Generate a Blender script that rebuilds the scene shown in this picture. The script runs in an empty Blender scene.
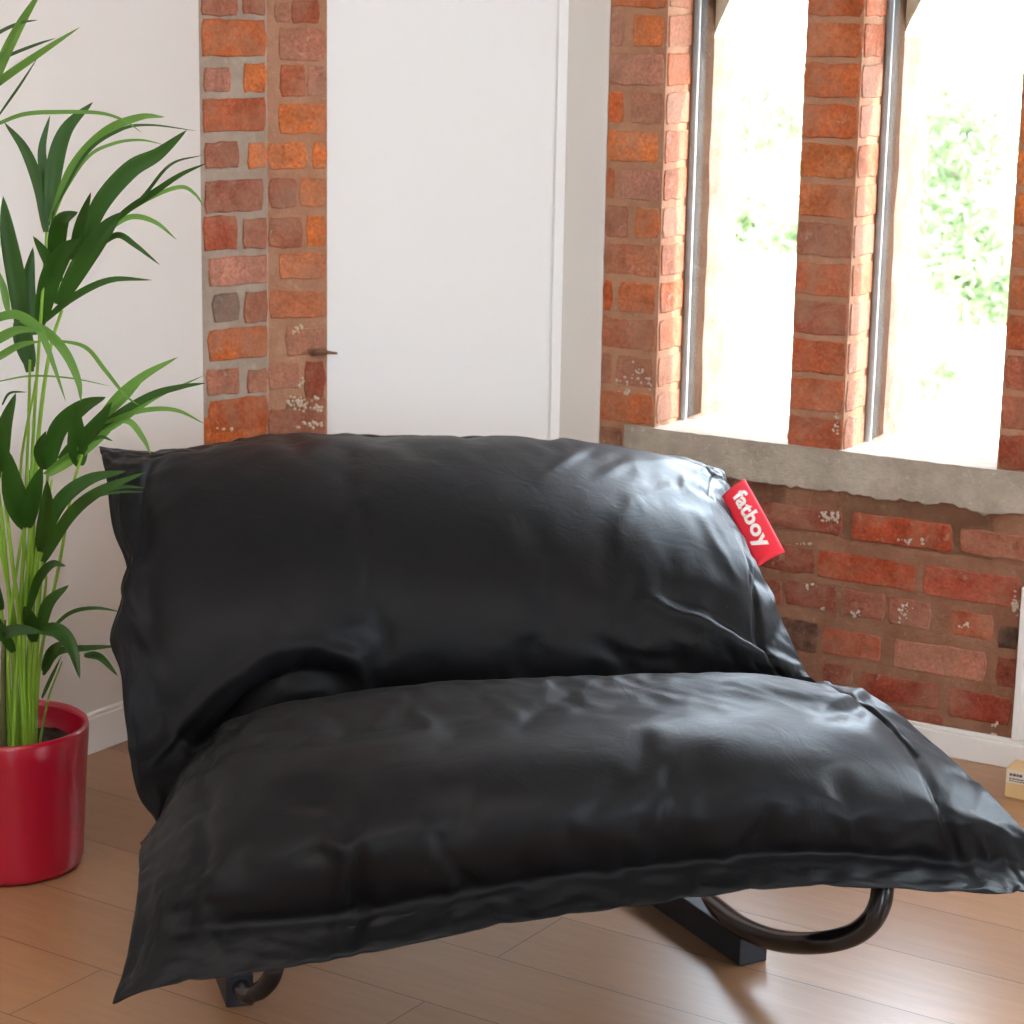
import bpy, bmesh, math, random
from mathutils import Vector, Matrix, noise
random.seed(7)
sc = bpy.context.scene
COL = sc.collection
PI = math.pi
# ------------------------------------------------------------------ camera
FPX, HCAM = 2263.0, 1.43
pt, rl = math.radians(12.8), math.radians(1.04)
FW = Vector((0, math.cos(pt), -math.sin(pt)))
R0 = Vector((1, 0, 0)); U0 = Vector((0, math.sin(pt), math.cos(pt)))
RT = math.cos(rl)*R0 + math.sin(rl)*U0
UP = -math.sin(rl)*R0 + math.cos(rl)*U0
CP = Vector((0, 0, HCAM))
cd = bpy.data.cameras.new('camera'); cam = bpy.data.objects.new('camera', cd); COL.objects.link(cam)
m3 = Matrix((RT, UP, -FW)).transposed()
cam.matrix_world = Matrix.Translation(CP) @ m3.to_4x4()
cd.sensor_width = 36; cd.lens = FPX/1024*36; cd.clip_end = 300
cd.dof.use_dof = True; cd.dof.focus_distance = 3.35; cd.dof.aperture_fstop = 11
sc.camera = cam
def ray(x, y): return FW + (x-512)/FPX*RT - (y-512)/FPX*UP
def at(x, y, Y):                 # point of the room that lies Y metres ahead
    d = ray(x, y); return CP + d*(Y/d.y)
def atz(x, y, z):
    d = ray(x, y); return CP + d*((z-HCAM)/d.z)
def prj(P):
    v = P-CP; z = v.dot(FW); return 512+FPX*v.dot(RT)/z, 512-FPX*v.dot(UP)/z
def azv(a): a = math.radians(a); return Vector((math.sin(a), math.cos(a), 0))
class Wall:                      # a vertical plane: s along, z up, d outward
    def __init__(s, P, az):
        s.P = Vector((P[0], P[1], 0)); s.t = azv(az); s.n = azv(az-90)
    def __call__(s, a, z, d=0.0): return s.P + s.t*a + s.n*d + Vector((0, 0, z))
    def sz(s, x, y, d=0.0):
        r = ray(x, y); O = s.P + s.n*d; k = s.n.dot(O-CP)/s.n.dot(r); Q = CP + r*k
        return (Q-O).dot(s.t), Q.z
# ------------------------------------------------------------------ mesh helpers
class MB:
    def __init__(s): s.v = []; s.f = []; s.mi = []; s.c = []; s.sm = []
    def add(s, vs, fs, mi=0, col=(1, 1, 1), sm=False):
        o = len(s.v); s.v += [tuple(v) for v in vs]
        for f in fs: s.f.append([i+o for i in f]); s.mi.append(mi); s.c.append(col); s.sm.append(sm)
    def hexa(s, P, mi=0, col=(1, 1, 1)):     # 8 pts: 4 of one side, 4 of the opposite side
        s.add(P, [(0, 3, 2, 1), (4, 5, 6, 7), (0, 1, 5, 4), (1, 2, 6, 5), (2, 3, 7, 6), (3, 0, 4, 7)], mi, col)
    def wbox(s, W, s0, s1, z0, z1, d0, d1, mi=0, col=(1, 1, 1)):
        s.hexa([W(s0, z0, d0), W(s1, z0, d0), W(s1, z1, d0), W(s0, z1, d0),
                W(s0, z0, d1), W(s1, z0, d1), W(s1, z1, d1), W(s0, z1, d1)], mi, col)
    def tube(s, pts, r, n=12, mi=0, col=(1, 1, 1), closed_ends=True):
        pts = [Vector(p) for p in pts]; rs = r if isinstance(r, (list, tuple)) else [r]*len(pts)
        T = [(pts[min(i+1, len(pts)-1)]-pts[max(i-1, 0)]).normalized() for i in range(len(pts))]
        a = T[0].orthogonal().normalized(); vs = []
        for p, t, q in zip(pts, T, rs):
            a = (a - t*a.dot(t)).normalized(); b = t.cross(a)
            vs += [p + (a*math.cos(2*PI*k/n)+b*math.sin(2*PI*k/n))*q for k in range(n)]
        fs = [(i*n+k, i*n+(k+1) % n, (i+1)*n+(k+1) % n, (i+1)*n+k) for i in range(len(pts)-1) for k in range(n)]
        s.add(vs, fs, mi, col, True)
        if closed_ends: s.add(vs[:n], [tuple(range(n))[::-1]], mi, col); s.add(vs[-n:], [tuple(range(n))], mi, col)
    def lathe(s, c, prof, n=96, mi=0, col=(1, 1, 1)):
        c = Vector(c)
        vs = [c+Vector((r*math.cos(2*PI*k/n), r*math.sin(2*PI*k/n), z)) for r, z in prof for k in range(n)]
        fs = [(i*n+k, i*n+(k+1) % n, (i+1)*n+(k+1) % n, (i+1)*n+k) for i in range(len(prof)-1) for k in range(n)]
        s.add(vs, fs, mi, col, True)
    def build(s, name, mats, parent=None, bevel=0, fix=True):
        me = bpy.data.meshes.new(name); me.from_pydata(s.v, [], s.f)
        for m in (mats if isinstance(mats, (list, tuple)) else [mats]): me.materials.append(m)
        ca = me.color_attributes.new('Col', 'FLOAT_COLOR', 'CORNER')
        me.polygons.foreach_set('material_index', s.mi); me.polygons.foreach_set('use_smooth', s.sm)
        buf = []
        for p in me.polygons: buf += [*s.c[p.index], 1.0]*p.loop_total
        ca.data.foreach_set('color', buf)
        if fix:
            bm = bmesh.new(); bm.from_mesh(me); bmesh.ops.recalc_face_normals(bm, faces=bm.faces); bm.to_mesh(me); bm.free()
        o = bpy.data.objects.new(name, me); COL.objects.link(o)
        if parent: o.parent = parent
        if bevel:
            b = o.modifiers.new('bevel', 'BEVEL'); b.width = bevel; b.segments = 3; b.limit_method = 'ANGLE'
        return o
def tag(o, label=None, cat=None, group=None, kind=None):
    for k, v in (('label', label), ('category', cat), ('group', group), ('kind', kind)):
        if v: o[k] = v
    return o
def empty(name, loc):
    o = bpy.data.objects.new(name, None); o.location = loc; o.empty_display_size = .1; COL.objects.link(o); return o
def under(o, root):              # parent with the mesh given in world coordinates
    o.parent = root; o.matrix_parent_inverse = Matrix.Translation(-Vector(root.location)); return o
# ------------------------------------------------------------------ materials
class NT:
    def __init__(s, name):
        s.m = bpy.data.materials.new(name); s.m.use_nodes = True; s.t = s.m.node_tree; s.b = s.t.nodes['Principled BSDF']
    def n(s, typ, **kw):
        o = s.t.nodes.new('ShaderNode'+typ)
        for k, v in kw.items():
            if k.startswith('i_'):
                key = k[2:]; key = int(key) if key.isdigit() else key.replace('_', ' '); o.inputs[key].default_value = v
            else: setattr(o, k, v)
        return o
    def l(s, a, b): s.t.links.new(a, b)
    def noise(s, scale, detail=4, rough=.6, vec=None, dist=0):
        o = s.n('TexNoise'); o.inputs['Scale'].default_value = scale; o.inputs['Detail'].default_value = detail
        o.inputs['Roughness'].default_value = rough; o.inputs['Distortion'].default_value = dist
        s.l(vec if vec else s.n('TexCoord').outputs['Object'], o.inputs['Vector']); return o.outputs['Fac']
    def ramp(s, fac, stops):
        o = s.n('ValToRGB'); e = o.color_ramp.elements
        while len(e) < len(stops): e.new(.5)
        for i, (p, c) in enumerate(stops):
            e[i].position = p; e[i].color = (c, c, c, 1) if isinstance(c, (int, float)) else (*c, 1)
        s.l(fac, o.inputs['Fac']); return o.outputs['Color']
    def mix(s, fac, a, b, mode='MIX'):
        o = s.n('Mix', data_type='RGBA', blend_type=mode)
        for v, i in ((fac, 0), (a, 6), (b, 7)):
            if isinstance(v, (int, float)): o.inputs[i].default_value = v
            elif isinstance(v, tuple): o.inputs[i].default_value = (*v, 1)
            else: s.l(v, o.inputs[i])
        return o.outputs[2]
    def bump(s, h, strength=.3, dist=.005):
        o = s.n('Bump'); o.inputs['Strength'].default_value = strength; o.inputs['Distance'].default_value = dist
        s.l(h, o.inputs['Height']); s.l(o.outputs['Normal'], s.b.inputs['Normal']); return o
    def set(s, **kw):
        for k, v in kw.items():
            i = s.b.inputs[k.replace('_', ' ')]
            if isinstance(v, (int, float)): i.default_value = v
            elif isinstance(v, tuple): i.default_value = (*v, 1) if len(v) == 3 else v
            else: s.l(v, i)
        return s.m
def plain(name, col, rough=.6, var=.06, scale=12, metal=0, bump=0, bs=60, **kw):
    q = NT(name); f = q.noise(scale)
    a = tuple(c*(1-var) for c in col); b = tuple(min(1, c*(1+var)) for c in col)
    q.set(Base_Color=q.mix(f, a, b), Roughness=rough, Metallic=metal, **kw)
    if bump: q.bump(q.noise(bs), bump, .002)
    return q.m
M = {}
M['plaster'] = plain('white_plaster', (.74, .705, .66), .75, .02, 3, bump=.08, bs=25)
M['panel'] = plain('painted_panel', (.90, .90, .89), .6, .01, 2)
M['skirting'] = plain('painted_skirting', (.82, .80, .77), .35, .01, 4)
q = NT('brick')
att = q.n('Attribute', attribute_name='Col').outputs['Color']
n1 = q.noise(22, 6, .7); n2 = q.noise(140, 3, .7); n3 = q.noise(34, 5, .75, dist=.6)
c = q.mix(1.0, att, q.ramp(n1, [(.3, .7), (.7, 1.4)]), 'MULTIPLY')
c = q.mix(1.0, c, q.ramp(n2, [(.3, .7), (.7, 1.3)]), 'MULTIPLY')
c = q.mix(q.ramp(n3, [(.60, 0.), (.72, .55)]), c, (.55, .46, .38))
n4 = q.noise(9, 6, .7, dist=.4)
c = q.mix(q.ramp(n4, [(.42, 0.), (.66, .62)]), c, (.42, .24, .16))
q.set(Base_Color=c, Roughness=.9, Specular_IOR_Level=.15); q.bump(q.noise(75, 8, .7), .7, .006); M['brick'] = q.m
def mortar(name, c0, c1, c2):
    q = NT(name); n1 = q.noise(14, 6, .65); n2 = q.noise(60, 5, .7)
    c = q.mix(q.ramp(n1, [(.35, 0.), (.65, 1.)]), c0, c1)
    c = q.mix(q.ramp(n2, [(.56, 0.), (.75, .7)]), c, c2)
    q.set(Base_Color=c, Roughness=.95, Specular_IOR_Level=.02); q.bump(q.noise(90, 8, .7), .8, .006); return q.m
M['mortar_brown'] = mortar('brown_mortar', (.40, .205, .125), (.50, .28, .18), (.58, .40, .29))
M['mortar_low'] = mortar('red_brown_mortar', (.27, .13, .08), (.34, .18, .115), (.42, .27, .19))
M['mortar_grey'] = mortar('grey_mortar', (.38, .30, .235), (.47, .39, .32), (.55, .47, .38))
M['stone'] = mortar('sill_stone', (.38, .33, .27), (.52, .46, .38), (.66, .60, .52))
M['pale_stone'] = mortar('pale_arch_stone', (.50, .42, .28), (.58, .50, .36), (.66, .60, .48))
M['grime_and_shade'] = mortar('grimy_shaded_render', (.020, .010, .005), (.034, .019, .010), (.07, .045, .028))  # dirt plus the reveal's shade, painted in as one very dark brown
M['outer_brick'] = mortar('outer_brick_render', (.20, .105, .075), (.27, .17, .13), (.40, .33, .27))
M['lead'] = plain('grey_glazing_bead', (.34, .38, .39), .5, .3, 30)
# floor
q = NT('laminate_floor')
uv = q.n('UVMap').outputs['UV']
mp = q.n('Mapping'); mp.inputs['Location'].default_value = (1.144+12*.62+.62, -3.076+17*.19, 0); q.l(uv, mp.inputs['Vector'])
bt = q.n('TexBrick', offset=.37, offset_frequency=2); q.l(mp.outputs[0], bt.inputs['Vector'])
for k, v in (('Scale', 1.), ('Mortar Size', .0011), ('Mortar Smooth', .1), ('Bias', 0.), ('Brick Width', 1.24), ('Row Height', .19)): bt.inputs[k].default_value = v
bt.inputs['Color1'].default_value = (.285, .138, .062, 1); bt.inputs['Color2'].default_value = (.375, .20, .098, 1); bt.inputs['Mortar'].default_value = (.06, .03, .018, 1)
mg = q.n('Mapping'); mg.inputs['Scale'].default_value = (1.2, 14, 1); q.l(uv, mg.inputs['Vector'])
g1 = q.noise(4, 8, .65, mg.outputs[0], .8)
mg2 = q.n('Mapping'); mg2.inputs['Scale'].default_value = (3, 60, 1); q.l(uv, mg2.inputs['Vector'])
g2 = q.noise(6, 4, .7, mg2.outputs[0])
c = q.mix(1., bt.outputs['Color'], q.ramp(g1, [(.25, .84), (.75, 1.14)]), 'MULTIPLY')
c = q.mix(1., c, q.ramp(g2, [(.3, .93), (.7, 1.06)]), 'MULTIPLY')
q.set(Base_Color=c, Roughness=q.ramp(g1, [(.2, .31), (.8, .35)]), Specular_IOR_Level=.9)
q.bump(bt.outputs['Fac'], .3, -.001); M['floor'] = q.m
# bag fabric: black coated nylon
q = NT('black_nylon')
f1 = q.noise(420, 2, .5); f2 = q.noise(9, 4, .6); f3 = q.noise(16, 6, .62, dist=1.6)
q.set(Base_Color=q.mix(f2, (.0055, .006, .0072), (.0075, .0075, .0082)), Roughness=q.ramp(f2, [(.3, .40), (.7, .50)]), Specular_IOR_Level=.12)
b1 = q.bump(q.mix(.12, f3, f1), .22, .006); M['nylon'] = q.m
M['tag_red'] = plain('red_tag_fabric', (.80, .012, .035), .6, .05, 80, bump=.15, bs=400)
M['tag_white'] = plain('white_lettering', (.86, .84, .82), .6, .02)
M['black_metal'] = plain('black_powder_coated_steel', (.008, .008, .010), .22, .1, metal=0)
M['black_block'] = plain('black_rubber_block', (.010, .012, .018), .5, .1)
M['pot'] = plain('red_glazed_ceramic', (.36, .002, .020), .28, .05, 6, Coat_Weight=.2, Coat_Roughness=.1)
M['soil'] = plain('potting_soil', (.022, .013, .008), .95, .5, 70, bump=1, bs=90)
def leafmat(name, c1, c2, trans=.35, rough=.38):
    q = NT(name); col = q.mix(q.noise(14), c1, c2)
    q.set(Base_Color=col, Roughness=rough, Specular_IOR_Level=.4)
    tr = q.n('BsdfTranslucent'); q.l(q.mix(.5, col, tuple(min(1, x*1.8) for x in c2)), tr.inputs['Color'])
    ms = q.n('MixShader'); ms.inputs[0].default_value = trans
    q.l(q.b.outputs[0], ms.inputs[1]); q.l(tr.outputs[0], ms.inputs[2]); q.l(ms.outputs[0], q.t.nodes['Material Output'].inputs[0]); return q.m
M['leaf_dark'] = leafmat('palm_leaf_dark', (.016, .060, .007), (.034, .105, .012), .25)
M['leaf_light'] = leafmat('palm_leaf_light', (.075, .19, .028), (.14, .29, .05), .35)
M['stem'] = leafmat('palm_stem', (.17, .34, .025), (.27, .46, .05), .15, .45)
M['stem_old'] = leafmat('palm_stem_old', (.07, .07, .03), (.10, .12, .03), .05, .6)
M['tree'] = leafmat('tree_leaves', (.10, .15, .06), (.20, .25, .12), .4, .6)
M['bark'] = plain('tree_bark', (.30, .24, .18), .9, .3, 20)
M['grass'] = plain('sunlit_lawn', (.45, .52, .30), .9, .12, 3)
M['gravel'] = plain('pale_gravel', (.72, .70, .64), .9, .1, 8)
M['card'] = plain('pale_wood_box', (.62, .42, .20), .6, .08, 20)
M['paper'] = plain('cream_paper_label', (.66, .60, .50), .7, .03)
M['ink'] = plain('dark_print', (.10, .06, .08), .8, .1)
M['rust'] = plain('rusty_nail_wood', (.20, .10, .06), .9, .4, 90, bump=.5)
q = NT('clear_glass')
tr = q.n('BsdfTransparent'); gl = q.n('BsdfGlossy'); gl.inputs['Roughness'].default_value = .02
ms = q.n('MixShader'); ms.inputs[0].default_value = .05
q.l(tr.outputs[0], ms.inputs[1]); q.l(gl.outputs[0], ms.inputs[2]); q.l(ms.outputs[0], q.t.nodes['Material Output'].inputs[0]); M['glass'] = q.m
# ------------------------------------------------------------------ walls
P1 = atz(203, 707.8, 0)
WL = Wall(P1, 33)                                   # plain white wall on the left, s<0 comes towards us
WR = Wall((.80787, 4.25364), 120)                   # wall with the two windows
P3 = WR(-.82, 0)
_w = Wall(P1, 48); s2, _ = _w.sz(268, 300); P2 = _w(s2, 0)
WP = _w                                             # left face of the brick pier
azC = math.degrees(math.atan2(P3.x-P2.x, P3.y-P2.y)); LC = (P3-P2).length
WC = Wall(P2, azC)                                  # right face of the pier and the white panel
ZC = 2.65
ORANGE = [(.50, .125, .035), (.56, .155, .045), (.44, .10, .03), (.60, .18, .06)]
DULL = [(.36, .135, .08), (.40, .165, .105), (.33, .115, .07), (.43, .19, .13)]
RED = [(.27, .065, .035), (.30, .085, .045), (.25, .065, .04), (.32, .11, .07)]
def jit(c, k=.1): j = 1+random.uniform(-k, k); return tuple(x*j for x in c)
def brick(mb, W, s0, s1, z0, z1, col, h=.004, mi=1, face='front', dd=0.0):
    """a worn brick face standing proud of the mortar; face 'front' lies in (s,z), 'side' in (d,z) at s=dd"""
    n = 9; h *= .6; s0 -= .001; s1 += .001; z0 -= .001; z1 += .001
    def P(a, z, o):
        return W(a, z, -o) if face == 'front' else W(dd+o, z, a)
    w, hh = s1-s0, z1-z0; r = .0035
    loop = []
    for k in range(n): loop.append((s0+r+(w-2*r)*k/(n-1), z0))
    for k in range(1, 4): loop.append((s1, z0+r+(hh-2*r)*k/4))
    for k in range(n): loop.append((s1-r-(w-2*r)*k/(n-1), z1))
    for k in range(1, 4): loop.append((s0, z1-r-(hh-2*r)*k/4))
    sd = random.random()*50
    def jn(a, z, i): return noise.noise(Vector((a*38+sd, z*38, i*7.1)))*.0042
    L0 = [(a+jn(a, z, 1), z+jn(a, z, 2)) for a, z in loop]
    cx, cz = (s0+s1)/2, (z0+z1)/2
    def ins(k): return [(a+(cx-a)*k/(w/2) if abs(a-cx) > 1e-6 else a, z+(cz-z)*k/(hh/2)) for a, z in L0]
    rings = [([P(a, z, -.003) for a, z in L0]), [P(a, z, h*.55) for a, z in ins(.0006)], [P(a, z, h) for a, z in ins(.0022)]]
    m = len(loop); vs = [v for rg in rings for v in rg]
    fs = [(i*m+k, i*m+(k+1) % m, (i+1)*m+(k+1) % m, (i+1)*m+k) for i in range(2) for k in range(m)]
    mb.add(vs, fs, mi, col, True)
    mb.add(rings[-1], [tuple(range(m))], mi, col)
def pb(mb, W, xl, xr, yt, yb, col, h=.005, clamp=None):   # brick from where it is seen on wall W (measured at its left end)
    s0, z1 = W.sz(xl, yt); _, z0 = W.sz(xl, yb); s1, _ = W.sz(xr, (yt+yb)/2)
    if clamp: s0, s1 = max(s0, clamp[0]), min(s1, clamp[1])
    if s1-s0 > .008: brick(mb, W, s0, s1, z0, z1, jit(col, .06), h)

# --- left wall
mb = MB(); mb.wbox(WL, -9.2, .009, 0, ZC, -.006, .12); tag(mb.build('wall_left', M['plaster'], bevel=.004), kind='structure')
mb = MB()
mb.wbox(WL, -9.2, -.004, 0, .072, -.020, -.0065); mb.wbox(WL, -9.2, -.004, .072, .080, -.017, -.0065)
tag(mb.build('baseboard_left', M['skirting'], bevel=.0025), kind='structure')
# --- brick pier: two faces meeting at a blunt angle
mb = MB()
sPR, _ = WC.sz(327, 250)
mb.wbox(WP, 0, s2, 0, ZC, 0, .12); mb.wbox(WC, 0.0005, sPR, 0, ZC, 0, .12, 2)
S = 2.1333
def q3(x, y): return 190+x/S, y/S
def px3(W, x0, x1, y0, y1, col, cl, h=.005):
    a, b = q3(x0, y0); c_, d_ = q3(x1, y1); pb(mb, W, a, c_, b, d_, col, h, cl)
cl1 = (.004, s2-.003); cl2 = (-.001, sPR-.001)
O, D_, Rr = ORANGE, DULL, RED
for r in [(22, 100, -8, 33, D_[0]), (110, 180, -8, 30, D_[2]), (24, 163, 42, 120, O[0]), (28, 85, 145, 195, D_[3]), (113, 168, 136, 196, O[3]),
          (26, 160, 212, 282, (.44, .11, .045)), (30, 103, 305, 360, D_[2]), (30, 155, 388, 455, Rr[3]), (28, 100, 464, 534, (.36, .09, .045)),
          (112, 170, 470, 532, D_[2]), (38, 170, 552, 612, D_[3]), (48, 104, 630, 688, (.15, .125, .105)), (38, 182, 706, 772, O[0]),
          (35, 104, 792, 845, D_[1]), (40, 170, 858, 925, O[2]), (122, 170, 305, 360, O[3]), (122, 170, 790, 840, D_[1]), (115, 165, 625, 690, D_[0])]:
    px3(WP, *r, cl1, .007)
for r in [(215, 275, 0, 48, Rr[1]), (180, 215, 5, 45, D_[1]), (190, 289, 60, 128, D_[1]), (192, 247, 140, 205, (.40, .12, .06)), (250, 289, 140, 205, D_[3]),
          (190, 290, 222, 284, O[1]), (168, 248, 305, 360, O[3]), (262, 290, 305, 360, O[1]), (168, 228, 382, 442, (.30, .10, .06)),
          (232, 290, 380, 440, O[3]), (168, 240, 464, 526, D_[0]), (248, 290, 460, 524, O[1]), (190, 290, 540, 595, (.52, .17, .075)),
          (168, 290, 622, 678, (.48, .15, .065)), (205, 290, 700, 758, D_[1]), (168, 236, 775, 828, D_[1]), (244, 288, 770, 850, Rr[0]),
          (205, 290, 850, 900, D_[0]), (180, 290, 915, 960, D_[1])]:
    px3(WC, *r, cl2, .004)
zt = WP.sz(230, 2)[1]
k = 0
for base in (0, 1):                                # the courses that the lounger hides and those above the frame
    rows = [zt+.03+.0757*i for i in range(16)] if base else [.012+.0757*i for i in range(8)]
    for z in rows:
        k += 1
        if z+.062 > ZC: break
        for W, cl in ((WP, cl1), (WC, cl2)):
            brick(mb, W, cl[0], cl[1]*(.55 if k % 2 else .98), z, z+.06, jit(random.choice(O+D_)), .005)
pier = tag(mb.build('wall_pier', [M['mortar_grey'], M['brick'], M['mortar_brown']], fix=True), kind='structure')
# plaster flecks stuck on the pier
mb = MB()
for cx, cy, n, sx, sy in ((298, 402, 26, 9, 7), (316, 405, 14, 5, 7), (297, 330, 12, 6, 6), (300, 381, 5, 3, 3), (312, 424, 16, 12, 3), (222, 428, 5, 8, 2)):
    for _ in range(n):
        x, y = random.gauss(cx, sx*.6), random.gauss(cy, sy*.6); W = WC if x > 270 else WP
        a, z = W.sz(x, y); a = min(a, sPR-.006); r = random.uniform(.002, .0045)
        ring = [W(a+r*random.uniform(.6, 1.3)*math.cos(t*PI/3.5), z+r*random.uniform(.6, 1.3)*math.sin(t*PI/3.5), -.0062) for t in range(7)]
        mb.add(ring+[W(a, z, -.0085)], [(i, (i+1) % 7, 7) for i in range(7)])
o = mb.build('plaster_fleck', plain('old_lime_plaster', (.62, .50, .38), .9, .1)); o.parent = pier
tag(o, label='cream plaster remains on the lower bricks', kind='stuff')
# --- white panel between pier and window wall
mb = MB(); mb.wbox(WC, sPR, LC-.012, 0, ZC, .004, .12)
tag(mb.build('wall_panel', M['panel']), kind='structure')
mb = MB(); a, _ = WC.sz(554, 200); mb.wbox(WC, a, LC-.002, 0, ZC, -.004, .0035)
tag(mb.build('trim_1', M['panel'], bevel=.003), kind='structure')
# --- window wall
W1 = (-.600, -.305); W2 = (-.190, .123); ZS = .578; ZT = 1.95; TH = .36; DG = .135
SB = -.727; SE = 3.4; W3 = (.62, .93); W4 = (1.05, 1.36); WS = (W1, W2, W3, W4)
mb = MB(); mb.wbox(WR, -.822, SB, 0, ZC, -.004, TH); tag(mb.build('wall_corner', M['plaster'], bevel=.002), kind='structure')
mb = MB()
G = .004
def slab(s0, s1, z0, z1):
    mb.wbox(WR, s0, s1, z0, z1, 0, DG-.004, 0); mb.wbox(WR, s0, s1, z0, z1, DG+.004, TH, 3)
    mb.wbox(WR, s0+.0005, s1-.0005, z0, z1, DG-.004, DG+.004, 0)
for a, b in ((SB, W1[0]), (W1[1], W2[0]), (W2[1], W3[0]), (W3[1], W4[0]), (W4[1], SE)): slab(a, b, ZS-.08, ZT)
for a, b in WS: mb.wbox(WR, a, b, .40, ZS-.085, 0, TH, 0)
slab(SB, SE, ZT, ZC)
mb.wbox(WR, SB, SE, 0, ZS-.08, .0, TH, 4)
for a, b in WS: mb.wbox(WR, a, b, ZS-.085, ZS-.012, .02, TH, 2)
# stone sill face: an irregular rough band
def rough_band(W, s0, s1, zb, zt_, d0, d1, mi, amp, step=.012, seed=1):
    n = int((s1-s0)/step); 
    for i in range(n):
        a, b = s0+(s1-s0)*i/n, s0+(s1-s0)*(i+1)/n
        f = lambda s: zb+amp*noise.noise(Vector((s*14, seed, 0)))+amp*.6*noise.noise(Vector((s*60, seed, 3)))
        g = lambda s, z: d0+.003*noise.noise(Vector((s*22, z*22, seed)))
        t = lambda s: zt_+.0015*noise.noise(Vector((s*40, 9, seed)))
        za, zb2, ta, tb = f(a), f(b), t(a), t(b); K = 5
        L = [W(a, za+(ta-za)*k/K, g(a, k*.03)) for k in range(K+1)]; Rg = [W(b, zb2+(tb-zb2)*k/K, g(b, k*.03)) for k in range(K+1)]
        mb.add(L+Rg, [(k, K+1+k, K+2+k, k+1) for k in range(K)], mi, (1, 1, 1), True)
        mb.add([W(a, ta, g(a, .15)), W(b, tb, g(b, .15)), W(b, tb, d1), W(a, ta, d1)], [(0, 1, 2, 3)], mi)
        mb.add([W(a, za, g(a, 0)), W(b, zb2, g(b, 0)), W(b, zb2, .01), W(a, za, .01)], [(0, 1, 2, 3)], mi)
a, _ = WR.sz(626, 440)
rough_band(WR, a, .30, ZS-.082, ZS, -.010, .03, 2, .012)
rough_band(WR, .302, SE, ZS-.082, ZS, -.010, .03, 2, .012, seed=5)
for a, b in WS: mb.wbox(WR, a, b, ZS-.03, ZS-.0015, .028, DG-.003, 5)
brick(mb, WR, SB+.002, WR.sz(621, 440)[0], ZS-.06, ZS-.012, (.27, .13, .08), .006)
# bricks left of window 1, straight from their courses
zr = WR.sz(640, 429)[1]
STEP = .0757
rowsL = [[(.0, 1, O[1])], [(.0, .17, D_[1]), (.25, 1, (.42, .19, .13))], [(.0, .45, D_[1]), (.58, 1, D_[3])], [(0, .30, O[0]), (.42, 1, D_[2])],
         [(0, .44, D_[0]), (.56, 1, O[2])], [(0, .13, O[2]), (.26, 1, D_[3])], [(0, .93, O[3])], [(0, .28, O[1]), (.45, 1, D_[1])],
         [(0, 1, (.42, .19, .13))], [(0, .22, D_[3]), (.4, 1, O[1])], [(0, 1, O[0])]]
rowsL = [[(0, 1, (.50, .14, .05))], [(0, .2, D_[0]), (.28, 1, (.38, .15, .09))], [(0, 1, (.36, .12, .065))], [(0, .15, O[2]), (.3, .97, (.46, .14, .06))],
         [(0, 1, (.42, .15, .08))], [(0, .42, D_[0]), (.56, 1, O[0])], [(0, .15, O[2]), (.28, 1, D_[3])], [(0, .92, O[3])],
         [(0, .28, (.60, .13, .03)), (.42, 1, D_[1])], [(0, 1, (.43, .19, .13))], [(0, .24, D_[3]), (.42, .97, O[1])], [(0, 1, (.50, .12, .03))]]
SBW = W1[0]-SB
i = 0; z = ZS+.006
while z+.06 < ZC:
    row = rowsL[i] if i < len(rowsL) else ([(0, .45, random.choice(D_)), (.52, 1, random.choice(O))] if i % 2 else [(0, 1, random.choice(O))])
    for a, b, c in row: brick(mb, WR, SB+.002+(SBW-.006)*a, SB+.002+(SBW-.006)*b, z, z+.060, jit(c, .07), .005)
    # reveal bricks of window 1, window side
    if z < ZT-.06:
        brick(mb, WR, .006, DG-.022, z+.001, z+.061, jit(random.choice([(.36, .14, .08), (.38, .17, .11), (.38, .11, .045)]), .1), .004, 1, 'side', W1[0])
    i += 1; z += STEP
# mullion
z = ZS-.003; i = 0; zm = []
while z+.06 < ZC:
    c = [(.38, .085, .035), (.46, .12, .05), (.45, .11, .045), (.36, .10, .055), (.47, .12, .05), (.34, .13, .08), (.48, .15, .06), (.50, .15, .05), (.48, .12, .04), (.50, .13, .045), (.50, .14, .05)][i] if i < 11 else random.choice(O)
    brick(mb, WR, W1[1]+.002, W2[0]-.002, z, z+.062, jit(c, .05), .006)
    if z < ZT-.06:
        brick(mb, WR, .006, DG-.022, z+.001, z+.061, jit(random.choice([(.38, .16, .10), (.36, .12, .06), (.38, .11, .045)]), .1), .004, 1, 'side', W2[0])
        brick(mb, WR, .006, DG-.03, z+.001, z+.061, jit(random.choice(O)), .0035, 1, 'front', 0) if False else None
    i += 1; z += STEP
# right of window 2
z = ZS+.004; i = 0
while z+.06 < ZC:
    c = [(.30, .07, .035), (.34, .09, .045), (.38, .12, .07), (.40, .10, .04), (.44, .12, .04), (.50, .15, .05), (.52, .15, .04)]
    L = [W2[1]+.003, W2[1]+.003+(.225 if i % 2 else .11)]
    while L[-1] < SE: L.append(L[-1]+.235)
    for a, b in zip(L[:-1], L[1:]):
        b2 = b-.011
        for lo, hi in (((W2[1], W3[0]), (W3[1], W4[0]), (W4[1], SE)) if z < ZT else ((W2[1], SE),)):
            a1, b1 = max(a, lo+.003), min(b2, hi-.003)
            if b1-a1 > .03: brick(mb, WR, a1, b1, z, z+.062, jit(c[min(i, 6)] if a < .4 else random.choice(O+D_), .08), .005)
    i += 1; z += STEP
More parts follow.
